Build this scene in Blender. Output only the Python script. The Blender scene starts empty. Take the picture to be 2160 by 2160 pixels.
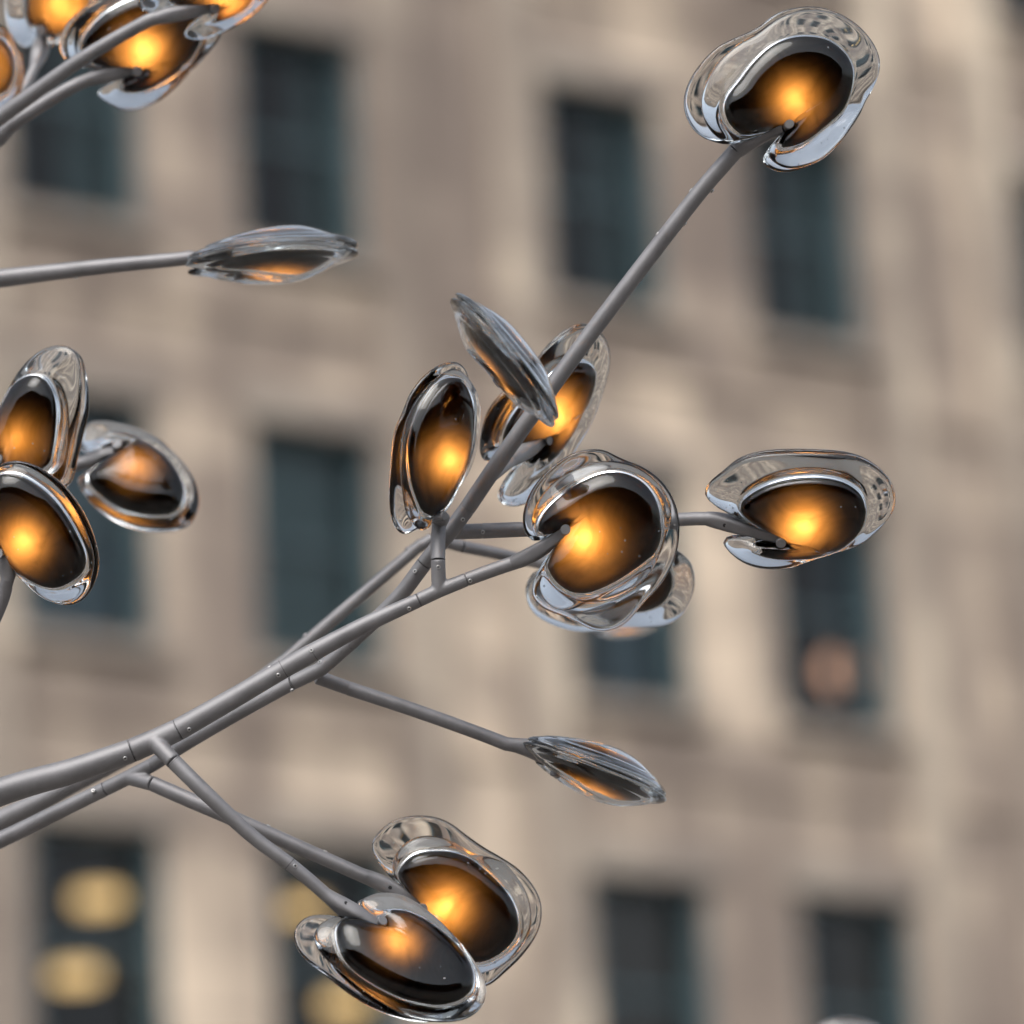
import bpy, bmesh, math, random
import numpy as np
from mathutils import Vector, Matrix

random.seed(7)
rng = np.random.default_rng(7)
SC = bpy.context.scene
COL = SC.collection
R = math.radians

# ---------------------------------------------------------------- camera
PITCH, ROLL = R(17.0), R(-3.3)
FRAME, FOCUS = 1.19, 6.0                    # metres of sculpture across the frame at 6 m
cam_d = bpy.data.cameras.new('camera')
cam = bpy.data.objects.new('camera', cam_d)
COL.objects.link(cam)
SC.camera = cam
f0 = Vector((0, math.cos(PITCH), math.sin(PITCH)))
u0 = Vector((0, -math.sin(PITCH), math.cos(PITCH)))
r0 = Vector((1, 0, 0))
CR = r0 * math.cos(ROLL) + u0 * math.sin(ROLL)
CU = -r0 * math.sin(ROLL) + u0 * math.cos(ROLL)
CPOS = Vector((0, 0, 1.7))
VIEW = Matrix((CR, CU, -f0)).transposed()    # columns: right, up, towards the camera
cam.matrix_world = Matrix.Translation(CPOS) @ VIEW.to_4x4()
cam_d.sensor_width = 36
cam_d.lens = 36 * FOCUS / FRAME
cam_d.clip_start = 0.1
cam_d.clip_end = 3000
cam_d.dof.use_dof = True
cam_d.dof.focus_distance = FOCUS
cam_d.dof.aperture_fstop = 2.6
cam_d.dof.aperture_blades = 0

# ---------------------------------------------------------------- sky, sun, exposure
SUN_EL, SUN_AZ = R(48), R(200)               # overcast: high soft sun behind the camera's left
w = bpy.data.worlds.new('World')
SC.world = w
w.use_nodes = True
nt = w.node_tree
bg = nt.nodes['Background']
sky = nt.nodes.new('ShaderNodeTexSky')
sky.sky_type = 'NISHITA'
sky.sun_disc = False
sky.sun_elevation = SUN_EL
sky.sun_rotation = SUN_AZ
sky.dust_density = 3.0
sky.ozone_density = 1.0
hs = nt.nodes.new('ShaderNodeHueSaturation')
hs.inputs['Saturation'].default_value = 0.34
nt.links.new(sky.outputs[0], hs.inputs['Color'])
nt.links.new(hs.outputs[0], bg.inputs['Color'])
bg.inputs['Strength'].default_value = 0.13
sun_d = bpy.data.lights.new('sun', 'SUN')
sun_d.energy = 0.9
sun_d.angle = R(40)
sun_d.color = (1.0, 0.94, 0.86)
sun = bpy.data.objects.new('sun', sun_d)
COL.objects.link(sun)
sd = Vector((math.sin(SUN_AZ) * math.cos(SUN_EL), math.cos(SUN_AZ) * math.cos(SUN_EL), math.sin(SUN_EL)))
sun.rotation_euler = sd.to_track_quat('Z', 'Y').to_euler()
SC.view_settings.view_transform = 'Standard'
SC.view_settings.look = 'None'
SC.view_settings.exposure = 0.86
SC.view_settings.gamma = 1.0
SC.render.engine = 'CYCLES'
cy = SC.cycles
cy.use_denoising = True
cy.max_bounces = 13
cy.transmission_bounces = 13
cy.use_adaptive_sampling = True
cy.adaptive_threshold = 0.03
cy.glossy_bounces = 8
cy.diffuse_bounces = 2
cy.transparent_max_bounces = 12
cy.caustics_reflective = False
cy.caustics_refractive = False
cy.sample_clamp_indirect = 40.0

K = FRAME / 2160.0
def at(x, y, d):
    """World point seen at photo pixel (x, y) standing d metres down the lens axis."""
    s = K * d / FOCUS
    return CPOS + f0 * d + CR * ((x - 1080) * s) + CU * ((1080 - y) * s)

# ---------------------------------------------------------------- helpers
def mat(name):
    m = bpy.data.materials.new(name)
    m.use_nodes = True
    n = m.node_tree.nodes
    n.clear()
    o = n.new('ShaderNodeOutputMaterial')
    return m, n, m.node_tree.links, o

def tag(o, label=None, cat=None, group=None, kind=None):
    if label: o['label'] = label
    if cat: o['category'] = cat
    if group: o['group'] = group
    if kind: o['kind'] = kind
    return o

def empty(name, mw=None):
    o = bpy.data.objects.new(name, None)
    o.empty_display_size = 0.05
    COL.objects.link(o)
    if mw is not None: o.matrix_world = mw
    return o

def link(name, me, m=None, parent=None, smooth=False):
    o = bpy.data.objects.new(name, me)
    COL.objects.link(o)
    if m and not me.materials: me.materials.append(m)
    if parent is not None: o.parent = parent
    if smooth and len(me.polygons):
        me.polygons.foreach_set('use_smooth', [True] * len(me.polygons))
    return o

def mesh(name, verts, faces):
    me = bpy.data.meshes.new(name)
    me.from_pydata([tuple(v) for v in verts], [], faces)
    me.update()
    return me

class MB:
    """collects boxes into one mesh"""
    def __init__(s): s.v = []; s.f = []
    def box(s, a, b):
        x0, y0, z0 = a; x1, y1, z1 = b
        i = len(s.v)
        s.v += [(x0,y0,z0),(x1,y0,z0),(x1,y1,z0),(x0,y1,z0),(x0,y0,z1),(x1,y0,z1),(x1,y1,z1),(x0,y1,z1)]
        s.f += [tuple(i + k for k in q) for q in ((0,3,2,1),(4,5,6,7),(0,1,5,4),(1,2,6,5),(2,3,7,6),(3,0,4,7))]
        return s
    def quad(s, a, b, c, d):
        i = len(s.v); s.v += [a, b, c, d]; s.f.append((i, i+1, i+2, i+3)); return s
    def build(s, name, m, parent=None): return link(name, mesh(name, s.v, s.f), m, parent)

# ---------------------------------------------------------------- materials
def stone_mat(name, dark, mid, light, scale):
    m, n, l, o = mat(name)
    p = n.new('ShaderNodeBsdfPrincipled'); p.inputs['Roughness'].default_value = 0.85
    tc = n.new('ShaderNodeTexCoord'); mp = n.new('ShaderNodeMapping')
    mp.inputs['Scale'].default_value = (scale, scale, scale * 0.3)
    nz = n.new('ShaderNodeTexNoise'); nz.inputs['Scale'].default_value = 1.0; nz.inputs['Detail'].default_value = 4
    cr = n.new('ShaderNodeValToRGB')
    e = cr.color_ramp.elements
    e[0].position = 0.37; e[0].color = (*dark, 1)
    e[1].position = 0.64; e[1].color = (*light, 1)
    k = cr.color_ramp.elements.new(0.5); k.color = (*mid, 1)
    n2 = n.new('ShaderNodeTexNoise'); n2.inputs['Scale'].default_value = 14; n2.inputs['Detail'].default_value = 6
    bp = n.new('ShaderNodeBump'); bp.inputs['Strength'].default_value = 0.4; bp.inputs['Distance'].default_value = 0.02
    l.new(tc.outputs['Object'], mp.inputs['Vector']); l.new(mp.outputs[0], nz.inputs['Vector'])
    nz.inputs['Detail'].default_value = 2.5
    sx = n.new('ShaderNodeSeparateXYZ'); cx = n.new('ShaderNodeCombineXYZ'); bk = n.new('ShaderNodeTexBrick')
    bk.inputs['Color1'].default_value = (0.30, 0.30, 0.30, 1); bk.inputs['Color2'].default_value = (0.72, 0.72, 0.72, 1); bk.inputs['Mortar'].default_value = (0.34, 0.34, 0.34, 1)
    bk.inputs['Scale'].default_value = 1.0; bk.inputs['Brick Width'].default_value = 0.95; bk.inputs['Row Height'].default_value = 0.52; bk.inputs['Mortar Size'].default_value = 0.014
    ml = n.new('ShaderNodeMix'); ml.data_type = 'FLOAT'; ml.inputs[0].default_value = 0.26
    l.new(tc.outputs['Object'], sx.inputs[0]); l.new(sx.outputs[0], cx.inputs[0]); l.new(sx.outputs[2], cx.inputs[1]); l.new(cx.outputs[0], bk.inputs['Vector'])
    l.new(nz.outputs['Fac'], ml.inputs[2]); l.new(bk.outputs['Color'], ml.inputs[3])
    l.new(ml.outputs[0], cr.inputs['Fac']); l.new(cr.outputs[0], p.inputs['Base Color'])
    l.new(tc.outputs['Object'], n2.inputs['Vector']); l.new(n2.outputs['Fac'], bp.inputs['Height'])
    l.new(bp.outputs[0], p.inputs['Normal']); l.new(p.outputs[0], o.inputs[0])
    return m

M_WALL = stone_mat('sandstone wall sunlit patches', (0.215, 0.172, 0.145), (0.31, 0.25, 0.205), (0.72, 0.59, 0.455), 0.75)  # cream end of the ramp paints sunlit patches into the stone colour
M_PIER = stone_mat('pale limestone pier', (0.24, 0.195, 0.162), (0.36, 0.30, 0.245), (0.70, 0.59, 0.46), 0.8)
M_TRIM = stone_mat('weathered trim stone', (0.24, 0.20, 0.175), (0.31, 0.265, 0.225), (0.40, 0.345, 0.29), 0.8)

def plain(name, col, rough=0.6, metal=0.0):
    m, n, l, o = mat(name)
    p = n.new('ShaderNodeBsdfPrincipled')
    nz = n.new('ShaderNodeTexNoise'); nz.inputs['Scale'].default_value = 3.0; nz.inputs['Detail'].default_value = 5
    mx = n.new('ShaderNodeMix'); mx.data_type = 'RGBA'
    mx.inputs[6].default_value = (*[c * 0.82 for c in col], 1); mx.inputs[7].default_value = (*[min(1, c * 1.15) for c in col], 1)
    tc = n.new('ShaderNodeTexCoord')
    l.new(tc.outputs['Object'], nz.inputs['Vector']); l.new(nz.outputs['Fac'], mx.inputs[0])
    l.new(mx.outputs[2], p.inputs['Base Color'])
    p.inputs['Roughness'].default_value = rough; p.inputs['Metallic'].default_value = metal
    l.new(p.outputs[0], o.inputs[0])
    return m

M_FRAME = plain('blue green window paint', (0.072, 0.115, 0.13), 0.5)
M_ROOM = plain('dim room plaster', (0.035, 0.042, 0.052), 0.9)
M_BLIND = plain('grey green blind and pane reflection', (0.13, 0.20, 0.212), 0.9)
M_BLIND2 = plain('slate blue blind and pane reflection', (0.15, 0.22, 0.27), 0.9)
M_CURT = plain('umber curtain', (0.10, 0.075, 0.065), 0.9)
M_ROOF = plain('dark roofing felt', (0.06, 0.06, 0.06), 0.9)
M_GROUND = plain('stone paving ground', (0.17, 0.155, 0.14), 0.85)
M_SEAM = plain('seam gap', (0.05, 0.05, 0.055), 0.8)
M_DARK = plain('dark seam shadow gap', (0.02, 0.02, 0.022), 0.8)
M_HOUSING = plain('lamp housing enamel', (0.3, 0.3, 0.3), 0.5)

def pane_mat():
    m, n, l, o = mat('window glass')
    t = n.new('ShaderNodeBsdfTransparent'); t.inputs[0].default_value = (0.72, 0.80, 0.80, 1)
    g = n.new('ShaderNodeBsdfGlossy'); g.inputs['Roughness'].default_value = 0.03
    fr = n.new('ShaderNodeFresnel'); fr.inputs[0].default_value = 1.5
    mx = n.new('ShaderNodeMixShader')
    l.new(fr.outputs[0], mx.inputs[0]); l.new(t.outputs[0], mx.inputs[1]); l.new(g.outputs[0], mx.inputs[2])
    l.new(mx.outputs[0], o.inputs[0])
    return m
M_PANE = pane_mat()

def emit_mat(name, col, s):
    m, n, l, o = mat(name)
    e = n.new('ShaderNodeEmission'); e.inputs[0].default_value = (*col, 1); e.inputs[1].default_value = s
    l.new(e.outputs[0], o.inputs[0]); return m

def metal_mat():
    m, n, l, o = mat('bead blasted steel')
    p = n.new('ShaderNodeBsdfPrincipled')
    tc = n.new('ShaderNodeTexCoord')
    nz = n.new('ShaderNodeTexNoise'); nz.inputs['Scale'].default_value = 22; nz.inputs['Detail'].default_value = 6; nz.inputs['Roughness'].default_value = 0.65
    cr = n.new('ShaderNodeValToRGB')
    cr.color_ramp.elements[0].position = 0.3; cr.color_ramp.elements[0].color = (0.205, 0.203, 0.212, 1)
    cr.color_ramp.elements[1].position = 0.7; cr.color_ramp.elements[1].color = (0.295, 0.292, 0.303, 1)
    rr = n.new('ShaderNodeMapRange'); rr.inputs[3].default_value = 0.48; rr.inputs[4].default_value = 0.68
    n2 = n.new('ShaderNodeTexNoise'); n2.inputs['Scale'].default_value = 900; n2.inputs['Detail'].default_value = 2
    bp = n.new('ShaderNodeBump'); bp.inputs['Strength'].default_value = 0.12; bp.inputs['Distance'].default_value = 0.0006
    l.new(tc.outputs['Object'], nz.inputs['Vector']); l.new(tc.outputs['Object'], n2.inputs['Vector'])
    l.new(nz.outputs['Fac'], cr.inputs['Fac']); l.new(cr.outputs[0], p.inputs['Base Color'])
    l.new(nz.outputs['Fac'], rr.inputs[0]); l.new(rr.outputs[0], p.inputs['Roughness'])
    l.new(n2.outputs['Fac'], bp.inputs['Height']); l.new(bp.outputs[0], p.inputs['Normal'])
    p.inputs['Metallic'].default_value = 0.68
    l.new(p.outputs[0], o.inputs[0]); return m
M_METAL = metal_mat()

def glass_mat():
    m, n, l, o = mat('cast clear glass')
    g = n.new('ShaderNodeBsdfGlass'); g.inputs['IOR'].default_value = 1.47; g.inputs['Roughness'].default_value = 0.0
    g.inputs['Color'].default_value = (0.95, 0.965, 0.975, 1)
    tc = n.new('ShaderNodeTexCoord')
    nz = n.new('ShaderNodeTexNoise'); nz.inputs['Scale'].default_value = 14; nz.inputs['Detail'].default_value = 1.0; nz.inputs['Distortion'].default_value = 0.5
    bp = n.new('ShaderNodeBump'); bp.inputs['Strength'].default_value = 0.07; bp.inputs['Distance'].default_value = 0.004
    l.new(tc.outputs['Object'], nz.inputs['Vector']); l.new(nz.outputs['Fac'], bp.inputs['Height'])
    l.new(bp.outputs[0], g.inputs['Normal'])
    # dried rain specks
    vo = n.new('ShaderNodeTexVoronoi'); vo.inputs['Scale'].default_value = 75
    lt = n.new('ShaderNodeMath'); lt.operation = 'LESS_THAN'; lt.inputs[1].default_value = 0.085
    n3 = n.new('ShaderNodeTexNoise'); n3.inputs['Scale'].default_value = 9
    gt = n.new('ShaderNodeMath'); gt.operation = 'GREATER_THAN'; gt.inputs[1].default_value = 0.53
    mu = n.new('ShaderNodeMath'); mu.operation = 'MULTIPLY'
    df = n.new('ShaderNodeBsdfDiffuse'); df.inputs[0].default_value = (0.6, 0.6, 0.58, 1)
    m2 = n.new('ShaderNodeMath'); m2.operation = 'MULTIPLY'; m2.inputs[1].default_value = 0.5
    mx = n.new('ShaderNodeMixShader')
    l.new(tc.outputs['Object'], vo.inputs['Vector']); l.new(tc.outputs['Object'], n3.inputs['Vector'])
    l.new(vo.outputs['Distance'], lt.inputs[0]); l.new(n3.outputs['Fac'], gt.inputs[0]); l.new(lt.outputs[0], mu.inputs[0]); l.new(gt.outputs[0], mu.inputs[1])
    l.new(mu.outputs[0], m2.inputs[0]); l.new(m2.outputs[0], mx.inputs[0]); l.new(g.outputs[0], mx.inputs[1]); l.new(df.outputs[0], mx.inputs[2])
    l.new(mx.outputs[0], o.inputs[0]); return m
M_GLASS = glass_mat()

def core_mat():
    m, n, l, o = mat('smoked amber diffuser glass')
    t = n.new('ShaderNodeBsdfTranslucent'); 
    tc = n.new('ShaderNodeTexCoord')
    nz = n.new('ShaderNodeTexNoise'); nz.inputs['Scale'].default_value = 13; nz.inputs['Detail'].default_value = 3; nz.inputs['Distortion'].default_value = 2.2
    cr = n.new('ShaderNodeValToRGB'); e = cr.color_ramp.elements
    e[0].position = 0.30; e[0].color = (0.46, 0.19, 0.034, 1); e[1].position = 0.62; e[1].color = (0.72, 0.315, 0.066, 1)
    k = cr.color_ramp.elements.new(0.5); k.color = (0.66, 0.285, 0.058, 1)
    l.new(tc.outputs['Object'], nz.inputs['Vector']); l.new(nz.outputs['Fac'], cr.inputs['Fac']); l.new(cr.outputs[0], t.inputs[0])
    l.new(t.outputs[0], o.inputs[0]); return m
M_CORE = core_mat()

# ---------------------------------------------------------------- ground
g = bpy.data.meshes.new('ground')
g.from_pydata([(-1500, -1500, 0), (1500, -1500, 0), (1500, 1500, 0), (-1500, 1500, 0)], [], [(0, 1, 2, 3)])
tag(link('ground', g, M_GROUND), 'stone paved ground below the lamp branches', None, None, 'structure')

# ---------------------------------------------------------------- stone building behind
YAW = R(34.707)
BX, BD, BZ0 = -4.2796 - 0.11, 43.984 - 0.076, 10.29
PA, PB, WW, WH, FLOOR = 2.4512, 3.509, 1.37, 2.32, 4.0
U = Vector((math.cos(YAW), math.sin(YAW), 0)); NRM = Vector((math.sin(YAW), -math.cos(YAW), 0))
bmw = Matrix.Translation(Vector((BX, BD, 0))) @ Matrix((U, -NRM, Vector((0, 0, 1)))).transposed().to_4x4()
bld = empty('stone_building', bmw)          # local x along the facade, y into the building, z up
tag(bld, 'blurred beige stone building filling the background behind the lamps', 'building')
def col_u(c): return (c // 2) * (PA + PB) + (c % 2) * PA
COLS = list(range(-2, 7)); ROWS = list(range(-1, 4))
UL, UR, TOP = col_u(-2) - 30.0, col_u(6) + 45.0, BZ0 + 3 * FLOOR + WH + 2.6
# wall with real openings
us = sorted([UL, UR] + [col_u(c) for c in COLS] + [col_u(c) + WW for c in COLS])
vs = sorted([0, TOP] + [BZ0 + r * FLOOR for r in ROWS] + [BZ0 + r * FLOOR + WH for r in ROWS])
mb = MB()
WT = 0.42
holes = {(round(col_u(c), 4), round(BZ0 + r * FLOOR, 4)) for c in COLS for r in ROWS}
for i in range(len(us) - 1):
    for j in range(len(vs) - 1):
        a, b, c, d = us[i], us[i+1], vs[j], vs[j+1]
        if (round(a, 4), round(c, 4)) in holes:
            mb.quad((a,0,c),(a,WT,c),(a,WT,d),(a,0,d)); mb.quad((b,WT,c),(b,0,c),(b,0,d),(b,WT,d))
            mb.quad((a,0,c),(b,0,c),(b,WT,c),(a,WT,c)); mb.quad((a,WT,d),(b,WT,d),(b,0,d),(a,0,d))
        else:
            mb.quad((a,0,c),(b,0,c),(b,0,d),(a,0,d))
mb.quad((UL,14,0),(UL,0,0),(UL,0,TOP),(UL,14,TOP)); mb.quad((UR,0,0),(UR,14,0),(UR,14,TOP),(UR,0,TOP))
mb.quad((UR,14,0),(UL,14,0),(UL,14,TOP),(UR,14,TOP))
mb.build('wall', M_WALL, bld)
MB().box((UL,0.3,TOP-0.3),(UR,13.9,TOP-0.1)).build('roof', M_ROOF, bld)
MB().box((UL-.3,-.45,TOP),(UR+.3,0.6,TOP+.55)).build('cornice', M_TRIM, bld)
# projecting piers beside each pair of windows
for p in range(-1, 4):
    uc = p * (PA + PB)
    for (a, b) in ((uc - 0.62, uc - 0.10), (uc + PA + WW + 0.10, uc + PA + WW + 0.62)):
        MB().box((a, -0.07, 0.0), (b, 0.02, TOP - 0.002)).build('pier', M_PIER, bld)
for r in ROWS:                               # string courses between the storeys
    z = BZ0 + r * FLOOR + WH + 0.95
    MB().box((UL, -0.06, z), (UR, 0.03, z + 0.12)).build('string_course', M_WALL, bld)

BL = {(0,1):(0,1.0,1), (1,1):(0,1.0,0), (2,1):(0.45,1.0,1), (3,1):(0.8,1.0,1), (0,2):(0.6,1.0,0), (1,2):(0.72,1.0,0), (2,2):(0.66,1.0,0), (3,2):(0.62,1.0,0),
      (2,0):(0.0,1.0,2), (3,0):(0.55,1.0,2), (4,2):(.5,1,0), (4,1):(.5,1,1), (-1,1):(.4,1,0), (-1,2):(.5,1,1)}  # teal blinds also put the panes' reflections in as sheet colour
fm = MB(); t = 0.07                          # frame lining and sashes, shared by every window
fm.box((0.002,0.03,0.002),(t,0.40,WH-0.002)).box((WW-t,0.03,0.002),(WW-0.002,0.40,WH-0.002))
fm.box((t,0.10,WH-t),(WW-t,0.40,WH-0.002)).box((t,0.10,0.002),(WW-t,0.40,t))
fm.box((t,0.26,WH*.52),(WW-t,0.34,WH*.52+0.06))
fme = mesh('window_frame', fm.v, fm.f); fme.materials.append(M_FRAME)
pm = {}
for nm, (za, zb) in {'lo': (t, WH*.52), 'hi': (WH*.52+.06, WH-t)}.items():
    q = MB().quad((t,0.30,za),(WW-t,0.30,za),(WW-t,0.30,zb),(t,0.30,zb)); pm[nm] = mesh('pane', q.v, q.f); pm[nm].materials.append(M_PANE)
q = MB().box((-0.12,-0.16,-0.14),(WW+0.12,0.12,-0.002)); sme = mesh('sill', q.v, q.f); sme.materials.append(M_TRIM)
q = MB().box((-0.16,-0.07,WH+0.002),(WW+0.16,0.02,WH+0.30)); lme = mesh('lintel', q.v, q.f); lme.materials.append(M_TRIM)
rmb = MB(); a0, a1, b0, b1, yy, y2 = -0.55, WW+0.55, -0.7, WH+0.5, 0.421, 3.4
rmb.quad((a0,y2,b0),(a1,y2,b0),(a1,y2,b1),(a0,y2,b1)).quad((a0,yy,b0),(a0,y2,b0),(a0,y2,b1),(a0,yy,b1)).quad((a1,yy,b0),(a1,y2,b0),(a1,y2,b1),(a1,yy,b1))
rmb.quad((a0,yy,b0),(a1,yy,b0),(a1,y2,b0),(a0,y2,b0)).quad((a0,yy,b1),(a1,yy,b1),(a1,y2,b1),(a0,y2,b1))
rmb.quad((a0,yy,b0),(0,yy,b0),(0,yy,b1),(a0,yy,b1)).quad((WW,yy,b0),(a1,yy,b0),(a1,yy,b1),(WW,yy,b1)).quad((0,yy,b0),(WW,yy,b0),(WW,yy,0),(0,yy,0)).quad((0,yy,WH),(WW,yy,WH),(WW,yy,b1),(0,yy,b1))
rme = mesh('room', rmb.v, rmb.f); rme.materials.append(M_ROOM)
for c in COLS:
    for r in ROWS:
        wf = link('window', fme, None, bld); wf.location = (col_u(c), 0, BZ0 + r * FLOOR)
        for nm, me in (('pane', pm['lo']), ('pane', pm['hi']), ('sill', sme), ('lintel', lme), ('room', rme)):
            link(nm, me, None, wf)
        if (c, r) in BL:
            x0, x1, k = BL[(c, r)]
            q = MB(); nseg = 14
            for i in range(nseg):
                xa = t + (WW-2*t)*(x0+(x1-x0)*i/nseg); xb = t + (WW-2*t)*(x0+(x1-x0)*(i+1)/nseg)
                q.quad((xa,0.46+0.03*(i%2),-0.3),(xb,0.46+0.03*((i+1)%2),-0.3),(xb,0.46+0.03*((i+1)%2),WH+0.2),(xa,0.46+0.03*(i%2),WH+0.2))
            q.build('curtain', (M_BLIND, M_BLIND2, M_CURT)[k], wf)

# unseen street block behind the viewer, added to darken reflections in the glass
def street_block(x0, x1, y, h, depth, face, label, m):
    th = tag(empty('street_block', Matrix.Translation((x0, y, 0)) @ Matrix.Rotation(face, 4, 'Z')), label, 'building')
    ln = x1 - x0; ww, gap, fl = 1.5, 2.6, 4.0
    mb = MB(); us = [0.0]; k = 1.2
    while k + ww < ln - 1: us += [k, k+ww]; k += ww+gap
    us.append(ln); vs = [0.0]; k = 1.4
    while k + 2.3 < h - 1: vs += [k, k+2.3]; k += fl
    vs.append(h)
    gl = MB()
    for i in range(len(us)-1):
        for j in range(len(vs)-1):
            a, b, c_, d_ = us[i], us[i+1], vs[j], vs[j+1]
            if i % 2 and j % 2:
                mb.quad((a,0,c_),(a,.3,c_),(a,.3,d_),(a,0,d_)).quad((b,.3,c_),(b,0,c_),(b,0,d_),(b,.3,d_)).quad((a,0,c_),(b,0,c_),(b,.3,c_),(a,.3,c_)).quad((a,.3,d_),(b,.3,d_),(b,0,d_),(a,0,d_))
                gl.quad((a,.3,c_),(b,.3,c_),(b,.3,d_),(a,.3,d_))
            else: mb.quad((a,0,c_),(b,0,c_),(b,0,d_),(a,0,d_))
    mb.quad((0,depth,0),(0,0,0),(0,0,h),(0,depth,h)).quad((ln,0,0),(ln,depth,0),(ln,depth,h),(ln,0,h)).quad((ln,depth,0),(0,depth,0),(0,depth,h),(ln,depth,h)).quad((0,0,h),(ln,0,h),(ln,depth,h),(0,depth,h))
    mb.build('wall', m, th); o = gl.build('window_glazing', M_DGLASS, th); o['kind'] = 'stuff'
M_DGLASS = plain('dark window glazing', (0.02, 0.025, 0.03), 0.12)
M_BRICK = stone_mat('dark block brick', (0.05, 0.042, 0.038), (0.07, 0.058, 0.05), (0.10, 0.085, 0.072), 0.5)
street_block(40, 120, -22, 12.4, 14, math.pi, 'dark brick block added behind the viewer, seen only as reflections in the glass', M_BRICK)

# lit lamps seen through the lower windows
inv = bmw.inverted()
def in_room(x, y, depth):
    o = inv @ CPOS; p = inv @ at(x, y, 10.0); d = p - o
    return o + d * ((depth - o.y) / d.y)
M_BULB = emit_mat('warm ceiling light', (1.0, 0.60, 0.25), 1.05)
M_GLOBE = emit_mat('dim pink glow stand-in', (1.0, 0.50, 0.32), 0.85)
def disc(r, z0, z1, n=24):
    v = [(r*math.cos(6.28318*i/n), r*math.sin(6.28318*i/n), z) for z in (z0, z1) for i in range(n)]
    f = [tuple(range(n))[::-1], tuple(range(n, 2*n))] + [(i, (i+1) % n, n+(i+1) % n, n+i) for i in range(n)]
    return v, f
for (x, y, rr, lab) in ((207, 1887, .215, 'warm round ceiling light in the lower left window, upper of its two'),
                    (160, 2047, .215, 'warm round ceiling light in the lower left window, nearest the bottom edge'),
                    (640, 1908, .17, 'warm ceiling light half hidden behind the lowest branch and glass lamp'),
                    (728, 2108, .22, 'warm ceiling light just below the lowest glass lamp, at the bottom edge')):
    p = in_room(x, y, 1.1)
    th = empty('ceiling_light', Matrix.Translation(bmw @ p)); tag(th, lab, 'ceiling light', 'ceiling lights inside the building')
    v, f = disc(rr, -0.09, 0.0); link('diffuser', mesh('diffuser', v, f), M_BULB, th, False)
    v, f = disc(rr * 1.06, 0.003, 0.05); link('housing', mesh('housing', v, f), M_HOUSING, th)
p = in_room(1775, 1415, 0.95)  # glowing globe added in the room for a distant lamp's blurred glow
th = empty('glow_stand_in', Matrix.Translation(bmw @ p)); tag(th, 'dim pinkish glow stand-in for a far lamp, behind the right hand window pane', 'glow stand-in')
bm = bmesh.new(); bmesh.ops.create_uvsphere(bm, u_segments=20, v_segments=12, radius=0.2); me = bpy.data.meshes.new('globe'); bm.to_mesh(me); bm.free()
link('globe', me, M_GLOBE, th, True)
v, f = disc(0.02, 0.195, 0.9, 10); link('rod', mesh('rod', v, f), M_HOUSING, th)

# ---------------------------------------------------------------- glass lamps
def catmull(pts, n):
    P = np.array(pts, float); m = len(P); out = []
    seg = np.linalg.norm(np.roll(P, -1, 0) - P, axis=1); cnt = np.maximum(2, np.round(n * seg / seg.sum()).astype(int))
    for i in range(m):
        p0, p1, p2, p3 = P[i-1], P[i], P[(i+1) % m], P[(i+2) % m]
        for s in np.arange(cnt[i]) / cnt[i]:
            out.append(0.5*((2*p1)+(-p0+p2)*s+(2*p0-5*p1+4*p2-p3)*s*s+(-p0+3*p1-3*p2+p3)*s**3))
    return np.array(out)

def ray_r(poly, th):
    """first crossing of rays from the origin with a closed polygon"""
    a = poly; b = np.roll(poly, -1, 0)
    d = np.stack([np.cos(th), np.sin(th)], 1)
    e = b - a
    den = d[:, None, 0]*e[None, :, 1] - d[:, None, 1]*e[None, :, 0]
    den = np.where(np.abs(den) < 1e-9, 1e-9, den)
    tt = (a[None, :, 0]*e[None, :, 1] - a[None, :, 1]*e[None, :, 0]) / den
    ss = (a[None, :, 0]*d[:, None, 1] - a[None, :, 1]*d[:, None, 0]) / den
    ok = (tt > 1e-6) & (ss >= 0) & (ss <= 1)
    r = np.where(ok, tt, 1e9).min(1)
    return np.where(r > 1e8, np.median(r[r < 1e8]), r)

def seg_dist(pts, poly):
    a = poly; e = np.roll(poly, -1, 0) - a
    ap = pts[:, None, :] - a[None]
    s = np.clip((ap * e[None]).sum(2) / np.maximum((e*e).sum(1)[None], 1e-9), 0, 1)
    return np.sqrt(((ap - s[..., None]*e[None])**2).sum(2)).min(1)

def csmooth(r, it):
    for _ in range(it): r = 0.25*np.roll(r, 1) + 0.5*r + 0.25*np.roll(r, -1)
    return r

NT, M1, M2 = 208, 16, 16
TH = np.arange(NT) / NT * 2 * math.pi

def notch(r, tip, sdir, wd):
    """pull the outline in where the steel arm enters"""
    rr = np.linspace(0.02, 1, 260)[None, :] * r[:, None]
    px = rr*np.cos(TH)[:, None] - tip[0]; py = rr*np.sin(TH)[:, None] - tip[1]
    s = np.maximum(px*sdir[0] + py*sdir[1], 0)
    dd = np.hypot(px - s*sdir[0], py - s*sdir[1])
    hit = dd < wd
    first = np.where(hit.any(1), hit.argmax(1), 259)
    return np.take_along_axis(rr, first[:, None], 1)[:, 0]

def grid_smooth(z, it, fixed=None):
    for _ in range(it):
        zn = z.copy()
        zn[:, 1:-1] = 0.25*(np.roll(z, 1, 0) + np.roll(z, -1, 0))[:, 1:-1] + 0.25*(z[:, :-2] + z[:, 2:])
        zn[:, 0] = z[:, 1].mean()
        z = zn
    return z

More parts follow.
